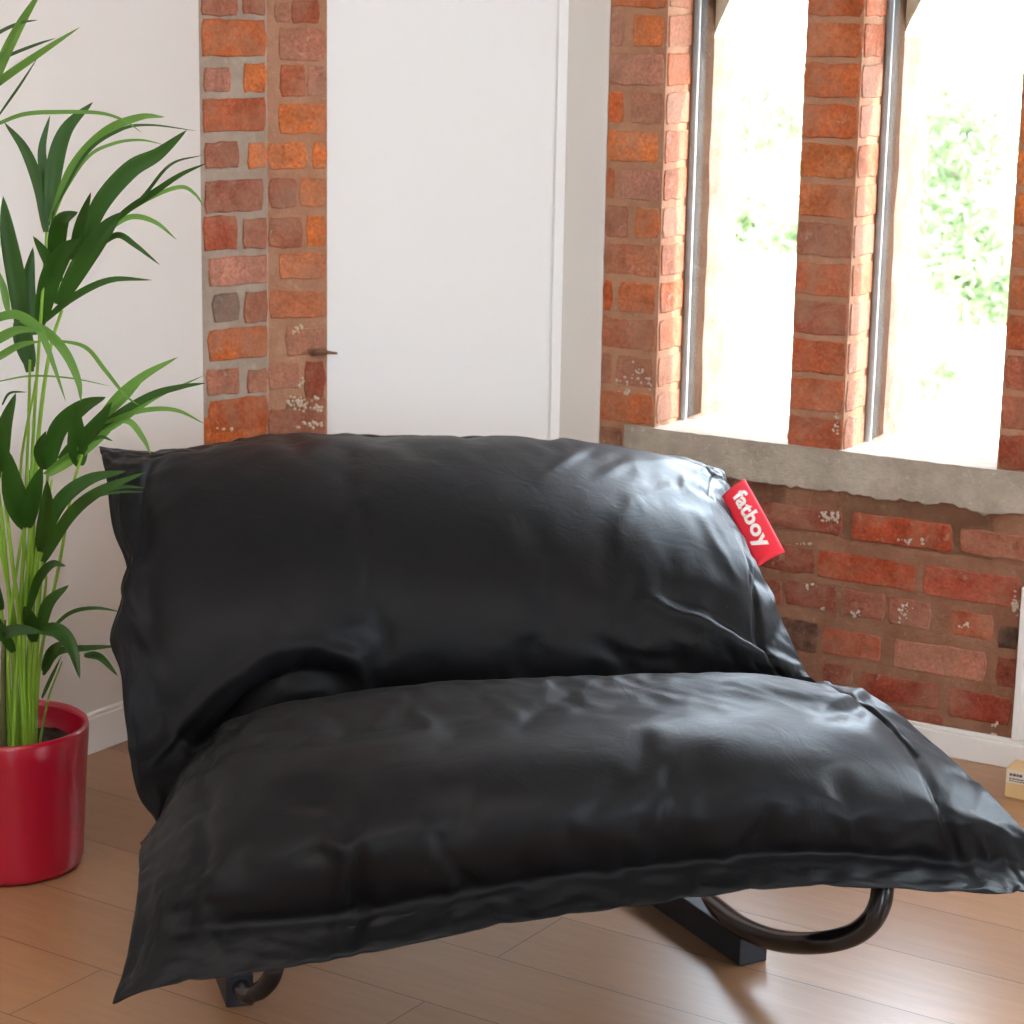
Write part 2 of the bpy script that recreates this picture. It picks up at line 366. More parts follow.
# below the sill
S6 = 1024/424
def low(x0, x1, y0, y1, col, h=.004):
    pb(mb, WR, 600+x0/S6, 600+x1/S6, 420+y0/S6, 420+y1/S6, col, h, (SB, SE))
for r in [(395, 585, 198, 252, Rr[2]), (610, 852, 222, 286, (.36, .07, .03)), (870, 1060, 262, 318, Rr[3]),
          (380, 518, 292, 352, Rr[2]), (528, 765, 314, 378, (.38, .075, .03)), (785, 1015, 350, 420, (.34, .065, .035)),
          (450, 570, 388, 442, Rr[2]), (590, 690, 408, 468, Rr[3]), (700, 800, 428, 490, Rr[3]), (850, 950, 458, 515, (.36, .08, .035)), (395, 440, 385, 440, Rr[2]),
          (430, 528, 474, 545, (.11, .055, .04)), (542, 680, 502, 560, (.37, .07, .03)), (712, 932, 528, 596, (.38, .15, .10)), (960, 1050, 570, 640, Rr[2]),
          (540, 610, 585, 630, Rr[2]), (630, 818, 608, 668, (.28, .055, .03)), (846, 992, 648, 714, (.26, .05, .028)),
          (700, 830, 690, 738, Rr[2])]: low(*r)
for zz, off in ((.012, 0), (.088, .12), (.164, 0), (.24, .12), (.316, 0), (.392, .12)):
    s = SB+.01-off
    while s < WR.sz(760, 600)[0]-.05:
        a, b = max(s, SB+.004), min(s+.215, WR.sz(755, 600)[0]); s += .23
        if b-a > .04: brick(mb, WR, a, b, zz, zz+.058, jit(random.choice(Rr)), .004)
    s = .16-off
    while s < SE-.2:
        a = max(s, .26); b = s+.215; s += .23
        if b-a > .05: brick(mb, WR, a, b, zz+.02, zz+.078, jit(random.choice(Rr)), .004)
low(963, 1010, 492, 548, (.018, .016, .016), .002)  # hole in the brickwork: its shade painted on as a near-black brick face
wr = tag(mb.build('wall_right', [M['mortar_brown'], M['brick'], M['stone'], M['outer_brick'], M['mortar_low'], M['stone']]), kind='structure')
# crumbs of white paint on the window wall
mb = MB()
spots = [(627, 378, 6, 8, 4), (640, 372, 10, 6, 8), (650, 384, 6, 2, 7), (628, 391, 10, 3.5, 3), (832, 515, 30, 10, 6), (905, 610, 16, 7, 10), (855, 614, 8, 5, 2), (823, 608, 5, 4, 2),
         (905, 540, 10, 22, 3), (1017, 603, 22, 5, 8), (840, 425, 24, 4, 14), (846, 440, 16, 5, 6), (800, 543, 6, 14, 1), (930, 705, 0, 8, 3), (995, 725, 8, 6, 8), (965, 625, 8, 6, 3), (812, 585, 6, 5, 2)]
for cx, cy, n, sx, sy in spots:
    for _ in range(n):
        a, z = WR.sz(random.gauss(cx, sx*.6), random.gauss(cy, sy*.6)); r = random.uniform(.0015, .0042)
        if a > W2[0]-.008 and z > ZS: continue
        ring = [WR(a+r*random.uniform(.5, 1.4)*math.cos(t*PI/3.5), z+r*random.uniform(.5, 1.4)*math.sin(t*PI/3.5), -.0066) for t in range(7)]
        mb.add(ring+[WR(a, z, -.0082)], [(i, (i+1) % 7, 7) for i in range(7)])
o = mb.build('paint_fleck', plain('old_paint_flecks', (.55, .46, .38), .9, .12)); o.parent = wr
tag(o, label='white paint flecks on the red bricks', kind='stuff')
# windows: glass, bead, a grimy strip behind it with shade put into its colour, stone head outside
def window(k, w):
    root = empty('window_%d' % k, WR((w[0]+w[1])/2, ZS, DG)); tag(root, kind='structure')
    mb = MB(); mb.wbox(WR, w[0]+.002, w[1]-.002, ZS+.001, ZT-.001, DG-.002, DG+.002); under(mb.build('pane', M['glass']), root)
    mb = MB(); pts = []
    for i in range(26):
        z = ZS+.001+(ZT-ZS-.004)*i/25; pts.append(WR(w[0]+.007+.0012*noise.noise(Vector((z*6, k, 0))), z, DG-.016))
    mb.tube(pts, .0075, 10); under(mb.build('glazing_bead', M['lead']), root)
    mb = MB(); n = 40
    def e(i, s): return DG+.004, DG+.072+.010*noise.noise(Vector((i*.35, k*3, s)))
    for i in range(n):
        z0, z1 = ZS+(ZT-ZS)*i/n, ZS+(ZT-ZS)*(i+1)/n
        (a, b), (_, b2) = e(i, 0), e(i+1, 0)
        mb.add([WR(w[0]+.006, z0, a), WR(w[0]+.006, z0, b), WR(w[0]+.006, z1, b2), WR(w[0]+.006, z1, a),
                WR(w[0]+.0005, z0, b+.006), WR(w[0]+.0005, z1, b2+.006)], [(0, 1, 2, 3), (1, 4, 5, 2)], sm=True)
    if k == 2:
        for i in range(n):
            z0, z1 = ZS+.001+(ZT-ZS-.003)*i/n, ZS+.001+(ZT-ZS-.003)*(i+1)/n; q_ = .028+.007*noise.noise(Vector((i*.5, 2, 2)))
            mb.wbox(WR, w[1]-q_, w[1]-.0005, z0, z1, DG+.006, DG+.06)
    under(mb.build('grimy_shaded_fillet', M['grime_and_shade']), root)
    # pointed stone head
    mb = MB(); zs = WR.sz(700, 24, DG)[1] if k == 1 else WR.sz(905, 22, DG)[1]
    mid = (w[0]+w[1])/2; H = ZT-.002; d0, d1 = DG+.075, TH-.02
    for sgn, a in ((1, w[0]+.001), (-1, w[1]-.001)):
        prof = [(a, zs-.03), (a+sgn*.012, zs)]
        for t in range(1, 7): u = t/6; prof.append((a+sgn*(.012+(abs(mid-a)-.0125)*u), zs+.20*u**.8))
        prof += [(mid-sgn*.0005, H), (a, H)]
        n = len(prof); vs = [WR(s, z, d0) for s, z in prof]+[WR(s, z, d1) for s, z in prof]
        mb.add(vs, [tuple(range(n)), tuple(range(2*n-1, n-1, -1))]+[(i, (i+1) % n, n+(i+1) % n, n+i) for i in range(n)])
    under(mb.build('stone_head', M['pale_stone']), root)
window(1, W1); window(2, W2)
window(3, W3); window(4, W4)
mb = MB(); mb.wbox(WR, -.80, 1.6, 0, .050, -.018, -.0045); mb.wbox(WR, -.80, 1.6, .050, .058, -.014, -.0045)
tag(mb.build('baseboard_right', M['skirting'], bevel=.003), kind='structure')
s0 = WR.sz(1016.5, 700)[0]
mb = MB(); mb.wbox(WR, s0, s0+.42, .059, .36, -.014, -.0045); mb.wbox(WR, s0, s0+.014, .059, .36, -.018, -.0142)
tag(mb.build('trim_2', M['skirting'], bevel=.002), kind='structure')
# --- the rest of the room, behind and beside the camera
PR = WR(SE, 0)
def poly(name, pts, z0, z1, mat):
    mb = MB(); n = len(pts); vs = [(x, y, z0) for x, y in pts]+[(x, y, z1) for x, y in pts]
    mb.add(vs, [tuple(range(n))[::-1], tuple(range(n, 2*n))]+[(i, (i+1) % n, n+(i+1) % n, n+i) for i in range(n)])
    return mb
PLe = WL(-8.2, 0)
foot = [(PLe.x-.05, PLe.y), (P1.x, P1.y), (P2.x, P2.y), (P3.x, P3.y), (WR(.0, 0, .1).x, WR(0, 0, .1).y), (PR.x+.1, PR.y), (PR.x+.1, -2.6), (PLe.x-.05, -2.6)]
mb = poly('floor', foot, -.06, 0, None)
me_o = mb.build('floor', M['floor']); tag(me_o, kind='structure')
uvl = me_o.data.uv_layers.new(name='UVMap')
for lp in me_o.data.loops:
    v = me_o.data.vertices[lp.vertex_index].co; uvl.data[lp.index].uv = (v.x*.839-v.y*.545, v.x*.545+v.y*.839)
tag(poly('c', foot, ZC+.001, ZC+.1, None).build('ceiling', M['panel']), kind='structure')
def yx(name, x0, x1, y0, y1, holes):
    """straight wall with window holes (a0,a1,z0,z1) along its longer axis"""
    mb = MB(); alongx = (x1-x0) > (y1-y0); A0, A1 = (x0, x1) if alongx else (y0, y1); cur = A0
    def b(a, c, z0, z1):
        X0, X1, Y0, Y1 = (a, c, y0, y1) if alongx else (x0, x1, a, c)
        mb.hexa([(X0, Y0, z0), (X1, Y0, z0), (X1, Y1, z0), (X0, Y1, z0), (X0, Y0, z1), (X1, Y0, z1), (X1, Y1, z1), (X0, Y1, z1)])
    for a, c, z0, z1 in holes:
        b(cur, a, 0, ZC); b(a, c, 0, z0); b(a, c, z1, ZC); cur = c
    b(cur, A1, 0, ZC)
    tag(mb.build(name, M['plaster']), kind='structure')
yx('wall_back', PLe.x, PR.x+.15, -2.75, -2.6, [(.6, 1.2, .9, 2.1)])
yx('wall_side', PR.x+.06, PR.x+.2, -2.6, PR.y+.1, [(.2, 1.3, .8, 2.2)])
# ------------------------------------------------------------------ outdoors
g = []
mb = MB(); O_ = WR(0, 0, TH+.4)
mb.hexa([WR(-40, -.7, TH+.02), WR(60, -.7, TH+.02), WR(60, -.7, 70), WR(-40, -.7, 70), WR(-40, -.6, TH+.02), WR(60, -.6, TH+.02), WR(60, -.6, 70), WR(-40, -.6, 70)])
tag(mb.build('ground', M['gravel']), kind='structure')
def leaf_cloud(name, blobs, n, size, label, cat, trunk=None, group=None):
    root = empty(name, (blobs[0][0].x, blobs[0][0].y, -.6)); tag(root, label, cat, group)
    mb = MB()
    for _ in range(n):
        c, r = random.choice(blobs); 
        while True:
            v = Vector([random.uniform(-1, 1) for _ in range(3)])
            if .35 < v.length < 1: break
        p = c+Vector((v.x*r[0], v.y*r[0], v.z*r[1])); s = size*random.uniform(.6, 1.4)
        a = Vector([random.gauss(0, 1) for _ in range(3)]).normalized(); b = a.orthogonal().normalized()
        mb.add([p-a*s, p+b*s*.45, p+a*s, p-b*s*.45], [(0, 1, 2, 3)])
    under(mb.build('foliage', M['tree'], fix=False), root)
    if trunk:
        mb = MB()
        for pts, r in trunk: mb.tube(pts, r, 10)
        under(mb.build('trunk', M['bark']), root)
def tr(x, y, Y, rad, hz): return (at(x, y, Y), (rad, hz))
def trunk_to(p, h=.0): return [([(p.x, p.y, -.65), (p.x+.1, p.y, p.z*.5), (p.x, p.y+.1, p.z+h)], [.05, .04, .02])]
b = [tr(765, 215, 9.0, .16, .20), tr(748, 225, 9.1, .10, .08), tr(785, 232, 8.8, .14, .10)]
leaf_cloud('shrub', b, 420, .045, 'low green shrub outside, seen through the lower middle of the left window', 'shrub', trunk_to(b[0][0]))
b = [tr(775, 90, 15, .40, .40), tr(792, 150, 15, .28, .36), tr(760, 120, 15.3, .3, .26), tr(800, 40, 15, .5, .4)]
leaf_cloud('tree', b, 1500, .045, 'pale sunlit tree outside, seen through the upper part of the left window', 'tree', trunk_to(b[0][0]))
b = [tr(965, 60, 11, .5, .35), tr(950, 140, 11, .30, .3), tr(975, 200, 11, .42, .35), tr(945, 240, 10.8, .28, .3), tr(985, 290, 11, .25, .2)]
leaf_cloud('tree', b, 3200, .042, 'leafy yellow-green tree outside, filling the top of the right window', 'tree', trunk_to(b[1][0]))
b = [tr(935, 340, 9.5, .20, .22), tr(950, 385, 9.5, .18, .16)]
leaf_cloud('shrub', b, 160, .05, 'thin pale shrub outside, low in the right window under the tree', 'shrub', trunk_to(b[0][0]))
# ------------------------------------------------------------------ bean bag lounger
NET = [
 [(112,1003,2.57),(165,986,2.57),(330,960,2.61),(500,925,2.66),(650,904,2.72),(800,886,2.78),(985,893,2.89),(1050,890,2.95)],
 [(128,950,2.64),(185,928,2.63),(340,916,2.66),(500,886,2.71),(650,867,2.77),(800,853,2.83),(960,862,2.93),(1040,866,2.98)],
 [(137,890,2.72),(205,850,2.69),(350,835,2.66),(500,808,2.70),(650,790,2.77),(800,785,2.84),(940,805,2.93),(1022,828,3.0)],
 [(139,848,2.82),(212,770,2.88),(360,745,2.91),(500,730,2.96),(650,722,3.01),(800,718,3.06),(900,738,3.08),(962,768,3.09)],
 [(152,842,2.95),(235,725,3.06),(350,694,3.11),(480,681,3.14),(620,676,3.18),(750,674,3.22),(835,688,3.25),(872,694,3.26)],
 [(154,836,3.03),(205,748,3.24),(340,705,3.33),(480,697,3.38),(620,692,3.41),(740,689,3.43),(800,690,3.42),(822,684,3.40)],
 [(131,765,3.14),(168,715,3.24),(330,655,3.33),(480,645,3.38),(620,640,3.42),(710,640,3.44),(765,652,3.46),(800,660,3.48)],
 [(117,635,3.30),(150,590,3.34),(330,565,3.42),(480,555,3.50),(620,555,3.56),(695,558,3.60),(745,562,3.63),(766,580,3.66)],
 [(108,500,3.50),(148,490,3.50),(330,480,3.62),(480,478,3.74),(600,484,3.84),(672,490,3.87),(712,500,3.89),(740,530,3.90)],
 [(101,454,3.60),(160,456,3.62),(330,442,3.84),(480,440,3.96),(600,446,4.06),(688,462,4.08),(716,474,4.09),(731,494,4.08)],
 [(99,446,3.66),(170,450,3.74),(290,434,3.98),(480,446,4.10),(600,452,4.18),(690,470,4.18),(722,470,4.16),(728,486,4.10)]]
NR, NC = len(NET), len(NET[0])
PN = [[at(*p) for p in r] for r in NET]
def cr(p0, p1, p2, p3, t):
    return .5*((2*p1)+(p2-p0)*t+(2*p0-5*p1+4*p2-p3)*t*t+(3*p1-p0-3*p2+p3)*t*t*t)
def spl(L, x):
    n = len(L); i = min(int(x), n-2); t = x-i
    p1, p2 = L[i], L[i+1]; p0 = L[i-1] if i else p1*2-p2; p3 = L[i+2] if i+2 < n else p2*2-p1
    return cr(p0, p1, p2, p3, t)
KU, KV = 16, 12
nu, nv = (NC-1)*KU+1, (NR-1)*KV+1
colsp = [[spl([PN[r][c] for r in range(NR)], j/KV) for c in range(NC)] for j in range(nv)]
G0 = [[spl(colsp[j], i/KU) for i in range(nu)] for j in range(nv)]
def nrm(Gd, j, i):
    a = Gd[j][min(i+1, nu-1)]-Gd[j][max(i-1, 0)]; b = Gd[min(j+1, nv-1)][i]-Gd[max(j-1, 0)][i]
    n = a.cross(b); return n.normalized() if n.length > 1e-9 else Vector((0, -1, 0))
def g1(x, s): return math.exp(-(x/s)**2)
def segd(p, a, b):
    ax, ay = a; bx, by = b; dx, dy = bx-ax, by-ay; L = dx*dx+dy*dy
    t = max(0, min(1, ((p[0]-ax)*dx+(p[1]-ay)*dy)/L)); X, Y = ax+dx*t-p[0], ay+dy*t-p[1]
    return math.hypot(X, Y), t, (dx*(p[1]-ay)-dy*(p[0]-ax))
# folds of the cloth: polyline, half width, height (negative = valley), v-range of the bag they belong to
FOLDS = [
 ([(185,775),(235,722),(272,684),(300,676),(345,682)], 13, -.030, 5, 8),
 ([(150,760),(215,690),(272,655),(310,652),(352,662),(362,690)], 8, .016, 5, 8),
 ([(300,650),(345,636),(368,632)], 6, .007, 5, 8),
 ([(346,510),(356,570),(366,632)], 4, .0035, 5, 9),
 ([(350,502),(460,500)], 3, .002, 5, 9),
 ([(640,604),(690,622),(740,645),(790,668)], 8, .014, 5, 8),
 ([(660,600),(710,606),(760,640)], 14, -.014, 5, 8),
 ([(560,640),(620,655),(700,662)], 12, -.008, 5, 8),
 ([(530,500),(560,482),(585,462)], 5, .004, 7, 10),
 ([(590,500),(620,480),(660,470)], 6, .004, 7, 10),
 ([(600,560),(625,520),(665,500)], 7, .004, 7, 9.5),
 ([(690,520),(706,548),(738,590)], 6, .004, 6.5, 9),
 ([(470,640),(520,648),(560,640)], 8, -.005, 5, 8),
 ([(120,640),(150,660),(165,690)], 6, .008, 5, 8),
 ([(118,600),(135,615),(150,650)], 6, -.010, 5, 8.5),
 ([(130,575),(150,560),(175,548)], 5, .004, 6, 9),
 ([(160,520),(190,500),(220,492)], 6, .003, 6, 9.5),
 ([(160,830),(182,790),(208,752)], 4, .010, 3.4, 6),
 ([(170,838),(200,790),(225,745)], 4, .008, 3.0, 5.2),
 ([(185,835),(208,795),(228,760)], 4, -.008, 3.0, 5),
 ([(265,800),(320,770),(400,760),(440,750)], 16, .010, 1.2, 4),
 ([(275,812),(330,806),(345,825)], 14, -.018, 1.2, 3.5),
 ([(325,843),(346,850),(342,890),(336,955)], 6, .012, 0, 2.6),
 ([(355,850),(356,900),(352,940)], 7, -.008, 0, 2.6),
 ([(300,860),(318,850),(330,862)], 10, -.012, 0.8, 2.6),
 ([(400,790),(455,755),(520,740),(545,722)], 14, -.004, 1.6, 4),
 ([(180,905),(200,880),(230,862)], 6, .006, 0.8, 2.4),
 ([(225,960),(205,925),(200,900)], 6, .008, 0, 2.0),
 ([(460,905),(445,870),(430,845)], 6, .008, 0.2, 2.2),
 ([(530,880),(545,850),(560,830)], 6, .008, 0.6, 2.2),
 ([(640,865),(650,830),(668,800)], 7, .006, 0.6, 2.4),
 ([(720,860),(735,835),(760,815)], 7, .006, 0.6, 2.4),
 ([(860,850),(850,825),(835,805)], 7, .006, 0.6, 2.4),
 ([(780,690),(840,700),(900,745)], 8, .004, 3, 4.6),
 ([(800,735),(860,745),(920,780)], 9, .004, 2, 4),
 ([(860,692),(850,702),(820,706)], 6, .006, 3, 4.8),
 ([(415,706),(424,722)], 3, .002, 3, 4.5),
]
def pl_eval(p, pl, w):
    best = 1e9; tt = 0; n = len(pl)-1
    for k in range(n):
        d, t, _ = segd(p, pl[k], pl[k+1])
        if d < best: best = d; tt = (k+t)/n
    return best, tt
SEAMU = (1.0, 6.0); SEAMV = (1.0, 9.0)
Gd = [[None]*nu for _ in range(nv)]
for j in range(nv):
    v = j/KV
    for i in range(nu):
        u = i/KU; P = G0[j][i]; n = nrm(G0, j, i)
        if n.dot(CP-P) < 0 and v < 9: n = -n
        h = 0.0
        inside = SEAMU[0] < u < SEAMU[1] and SEAMV[0] < v < SEAMV[1]
        du = min(abs(u-1), abs(u-6)); dv = min(abs(v-1), abs(v-9))
        # stitched seam sits in a groove with puckers running away from it
        lu = min(max(u, 1), 6); lv = min(max(v, 1), 9)
        eh = g1(v-1, .11)*(1 if .9 < u < 6.1 else 0)+g1(v-9, .08)*(1 if .9 < u < 6.1 else 0)
        ev = (g1(u-1, .10)+g1(u-6, .07))*(1 if .9 < v < 9.1 else 0)
        h -= .009*max(eh, ev)
        pk = lambda x, sd: noise.noise(Vector((x, sd, 0)))+.6*noise.noise(Vector((x*2.3, sd, 4)))
        side = 1.0
        fh = g1((v-1.12), .42)*pk(u*5.5, 1.3)+.6*g1(v-8.9, .35)*pk(u*5, 5.1)
        fv = g1(u-1.1, .40)*pk(v*3.6, 9.2)+g1(u-5.95, .25)*pk(v*3.2, 12.2)
        h += .0040*(fh+fv)
        h += (.4 if v < 4.5 else 1)*(.004*noise.noise(Vector((u*1.3+3, v*1.6, 2)))+.0022*noise.noise(Vector((u*3.2, v*3.0, 7))))
        pp = prj(P)
        for pl, w, a, v0, v1 in FOLDS:
            if not (v0 <= v <= v1): continue
            if min(q_[0] for q_ in pl)-3*w > pp[0] or max(q_[0] for q_ in pl)+3*w < pp[0]: continue
            d, t = pl_eval(pp, pl, w)
            if d < 3*w: h += (1.35 if v0 > 3.3 else 1.0)*a*g1(d, w*.85)*(.35+.65*math.sin(PI*min(1, max(0, t)))**.7)*min(1, (v-v0)/.25, (v1-v)/.25)
        Gd[j][i] = P+n*h
        if u < 1:                                     # the free edge on the left waves in and out
            Gd[j][i] += Vector((.020*g1(v-7.45, .22)-.012*g1(v-6.95, .16)+.010*g1(v-5.35, .2), 0, 0))*(1-u)
Bk = [[None]*nu for _ in range(nv)]
for j in range(nv):
    v = j/KV
    for i in range(nu):
        u = i/KU
        k = min(1, max(0, u-1), max(0, 6-u)); m = min(1, max(0, v-1)/1.2, max(0, 9-v)/1.2)
        T = (math.sin(PI/2*k) if k > 0 else 0)*(math.sin(PI/2*m)**.9 if m > 0 else 0)
        w = max(0, min(1, (v-3.6)/2.2)); w = w*w*(3-2*w)
        dr = Vector((.02, .16, -.99))*(1-w)+Vector((.02, .45, -.89))*w
        thick = (.12*(1-w)+.17*w)*T
        s = 1-.6*g1(v-5, .7)
        Bk[j][i] = Gd[j][i]-(nrm(G0, j, i)*(-1 if nrm(G0, j, i).dot(CP-G0[j][i]) < 0 else 1))*.003+dr.normalized()*thick*s
mb = MB()
V = [Gd[j][i] for j in range(nv) for i in range(nu)]+[Bk[j][i] for j in range(nv) for i in range(nu)]
N_ = nu*nv; Fs = []
for j in range(nv-1):
    for i in range(nu-1):
        a = j*nu+i; Fs.append((a, a+1, a+nu+1, a+nu)); Fs.append((N_+a, N_+a+nu, N_+a+nu+1, N_+a+1))
bd = [i for i in range(nu)]+[j*nu+nu-1 for j in range(1, nv)]+[(nv-1)*nu+i for i in range(nu-2, -1, -1)]+[j*nu for j in range(nv-2, 0, -1)]
for a, b in zip(bd, bd[1:]+bd[:1]): Fs.append((b, a, N_+a, N_+b))
mb.add(V, Fs, 0, (1, 1, 1), True)
def settle(mb):
    """let the stuffed cloth settle: a short cloth simulation that keeps close to the modelled shape and wrinkles it"""
    o = mb.build('cloth_source', M['nylon']); me = o.data; me.flip_normals()
    vg = o.vertex_groups.new(name='pin')
    for k in range(2*N_):
        j, i = divmod(k % N_, nu); u, v = i/KU, j/KV; e = min(u, 7-u, v, 10-v)
        w = .35 if k >= N_ else .6 if (abs(v-1) < .08 and .8 < u < 6.2) else .6 if e < .05 else max(.3 if e < 1 else .13, .13+.27*g1(v-4.3, .95))
        vg.add([k], w, 'REPLACE')
    m = o.modifiers.new('cloth', 'CLOTH'); t = m.settings
    t.quality = 6; t.mass = .15; t.tension_stiffness = 25; t.compression_stiffness = 25; t.shear_stiffness = 8; t.bending_stiffness = .08
    t.tension_damping = 8; t.compression_damping = 8; t.shear_damping = 5; t.bending_damping = .5; t.air_damping = 5
    t.vertex_group_mass = 'pin'; t.pin_stiffness = .6
    t.use_pressure = True; t.uniform_pressure_force = 3.0
    t.shrink_min = t.shrink_max = -.022; t.effector_weights.gravity = .1
    m.collision_settings.use_collision = False
    m.point_cache.frame_start = 1; m.point_cache.frame_end = 30
    for f in range(1, 27): sc.frame_set(f)
    ev = o.evaluated_get(bpy.context.evaluated_depsgraph_get()).to_mesh()
    out = [tuple(v.co) for v in ev.vertices]
    if len(out) == len(mb.v) and all(math.isfinite(c[0]) and (Vector(c)-Vector(b)).length < .2 for c, b in zip(out, mb.v)): mb.v = out
    bpy.data.objects.remove(o); sc.frame_set(1)
settle(mb)
bag = empty('bean_bag', at(520, 800, 3.1)*1.0); bag.location.z = .2
tag(bag, 'large black nylon bean bag lounger folded into a seat and backrest', 'bean bag')
bo = under(mb.build('cover', M['nylon']), bag); ss = bo.modifiers.new('smooth', 'SUBSURF'); ss.levels = ss.render_levels = 1
# red tag on the right edge of the backrest
A, B, C_, D2 = at(722, 496, 3.98), at(745, 479, 4.00), at(785, 552, 3.84), at(757, 567, 3.82)
mb = MB(); nx, ny = 10, 18; th = (B-A).cross(D2-A).normalized()
if th.dot(CP-A) < 0: th = -th
def tagp(a, b):                                     # a across, b along
    P = (A*(1-a)+B*a)*(1-b)+(D2*(1-a)+C_*a)*b
    return P+th*(.004*math.sin(b*PI)*1.2+.004*math.sin(a*PI*.9))
vs = [tagp(i/nx, j/ny)+th*o for o in (0, -.0025) for j in range(ny+1) for i in range(nx+1)]
n1_ = (nx+1)*(ny+1); fs = []
for j in range(ny):
    for i in range(nx):
        a = j*(nx+1)+i; fs += [(a, a+1, a+nx+2, a+nx+1), (n1_+a, n1_+a+nx+1, n1_+a+nx+2, n1_+a+1)]
bd = list(range(nx+1))+[j*(nx+1)+nx for j in range(1, ny+1)]+[ny*(nx+1)+i for i in range(nx-1, -1, -1)]+[j*(nx+1) for j in range(ny-1, 0, -1)]
for a, b in zip(bd, bd[1:]+bd[:1]): fs.append((b, a, n1_+a, n1_+b))
mb.add(vs, fs, 0, (1, 1, 1), True)
tg = under(mb.build('tag', M['tag_red']), bag); tag(tg, label='red fabric tag with white lettering')
cu = bpy.data.curves.new('lettering', 'FONT'); cu.body = 'fatboy'; cu.size = 1; cu.offset = .034; cu.extrude = .0; cu.space_character = 1.04; cu.resolution_u = 4
to = bpy.data.objects.new('lettering_source', cu); COL.objects.link(to)
dg = bpy.context.evaluated_depsgraph_get(); me = bpy.data.meshes.new_from_object(to.evaluated_get(dg)); COL.objects.unlink(to); bpy.data.objects.remove(to)
xs = [v.co.x for v in me.vertices]; ys = [v.co.y for v in me.vertices]; x0, x1, y0, y1 = min(xs), max(xs), min(ys), max(ys)
for v in me.vertices:
    b = .11+.75*(v.co.x-x0)/(x1-x0); a = .14+.68*(v.co.y-y0)/(y1-y0)
    v.co = tagp(a, b)+th*.0012
me.name = 'lettering'; me.materials.clear(); me.materials.append(M['tag_white'])
lo = bpy.data.objects.new('lettering', me); COL.objects.link(lo); lo.parent = tg
lo.matrix_parent_inverse = Matrix.Identity(4)
# ------------------------------------------------------------------ rocking frame under the bag
fr = empty('rocking_frame', atz(500, 950, 0)); fr.location.z = 0
tag(fr, 'black steel rocking frame carrying the bean bag on the wooden floor', 'frame')
def smooth(pts, k=8):
    pts = [Vector(p) for p in pts]; return [spl(pts, i/k) for i in range((len(pts)-1)*k+1)]
qd = Vector((.25, -.968, 0))
# right rocker
rr = [at(694, 893, 3.44), at(712, 905, 3.34), at(740, 926, 3.22), at(775, 940, 3.12), at(815, 943, 3.03), at(850, 936, 3.0), at(870, 922, 2.99), at(880, 904, 2.99), at(883, 884, 3.0), at(884, 876, 3.01)]
rear = [Vector((.24, 3.66, .035)), Vector((.15, 3.95, .08)), Vector((.10, 4.08, .16))]
pts = rear[::-1]+rr
mb = MB(); mb.tube(smooth(pts), .0165, 16); under(mb.build('rocker', M['black_metal']), fr)
def block(p, q2_, w, h):
    d = (q2_-p).normalized(); s = d.cross(Vector((0, 0, 1)))*w/2; up = Vector((0, 0, h))
    mb = MB(); mb.hexa([p-s, p+s, q2_+s, q2_-s, p-s+up, p+s+up, q2_+s+up, q2_-s+up]); return mb
p = atz(753, 964, 0); q_ = Vector((.215, 3.53, 0)); p.z = q_.z = .0005
under(block(p, q_, .05, .048).build('floor_block', M['black_block'], bevel=.002), fr)
# left rocker
p = atz(240, 1007, 0); p.z = .0005; q_ = p+Vector((-.10, .34, 0))
under(block(p, q_, .040, .050).build('floor_block', M['black_block'], bevel=.002), fr)
lr = [Vector((-.60, 3.95, .16)), Vector((-.55, 3.80, .08)), Vector((-.48, 3.5, .060)), Vector((-.43, 3.25, .066)), at(240, 985, 3.04), at(256, 992, 3.0), at(270, 980, 2.98), at(276, 962, 2.98), at(278, 948, 2.99)]
mb = MB(); mb.tube(smooth(lr), .0135, 16); under(mb.build('rocker', M['black_metal']), fr)
for a, b in ((Vector((.10, 4.08, .16)), Vector((-.60, 3.95, .16))),):
    mb = MB(); mb.tube([a, b], .0165, 14); under(mb.build('crossbar', M['black_metal']), fr)
# ------------------------------------------------------------------ potted palm
pc = atz(12, 862, 0)
pot_root = empty('potted_palm', (pc.x, pc.y, 0))
tag(pot_root, 'tall kentia palm in a glossy red round pot beside the bean bag', 'potted plant')
Rr_ = .133; HP = .243
prof = [(0, 0.0), (.106, 0.0), (.116, .004), (.118, .012)]
prof += [(.118+(Rr_-.118)*t/8, .012+(HP-.016)*t/8) for t in range(1, 9)]
prof += [(Rr_-.0015, HP+.002), (Rr_-.005, HP+.003), (Rr_-.0085, HP), (Rr_-.010, HP-.01), (Rr_-.013, .15), (0, .15)]
mb = MB(); mb.lathe((pc.x, pc.y, .0005), prof); under(mb.build('pot', M['pot']), pot_root)
mb = MB(); n = 64; rings = 16; SZ = .200
vs = [Vector((pc.x, pc.y, SZ+.008))]
for r in range(1, rings+1):
    for k in range(n):
        a = 2*PI*k/n; R_ = (Rr_-.0125)*r/rings; x, y = R_*math.cos(a), R_*math.sin(a)
        vs.append(Vector((pc.x+x, pc.y+y, SZ+(.006*noise.noise(Vector((x*60, y*60, 1)))+.004*noise.noise(Vector((x*200, y*200, 1)))+.006*(1-r/rings)))))
fs = [(0, 1+k, 1+(k+1) % n) for k in range(n)]+[(1+(r-1)*n+k, 1+r*n+k, 1+r*n+(k+1) % n, 1+(r-1)*n+(k+1) % n) for r in range(1, rings) for k in range(n)]
mb.add(vs, fs, 0, (1, 1, 1), True); under(mb.build('soil', M['soil']), pot_root)
YP = pc.y
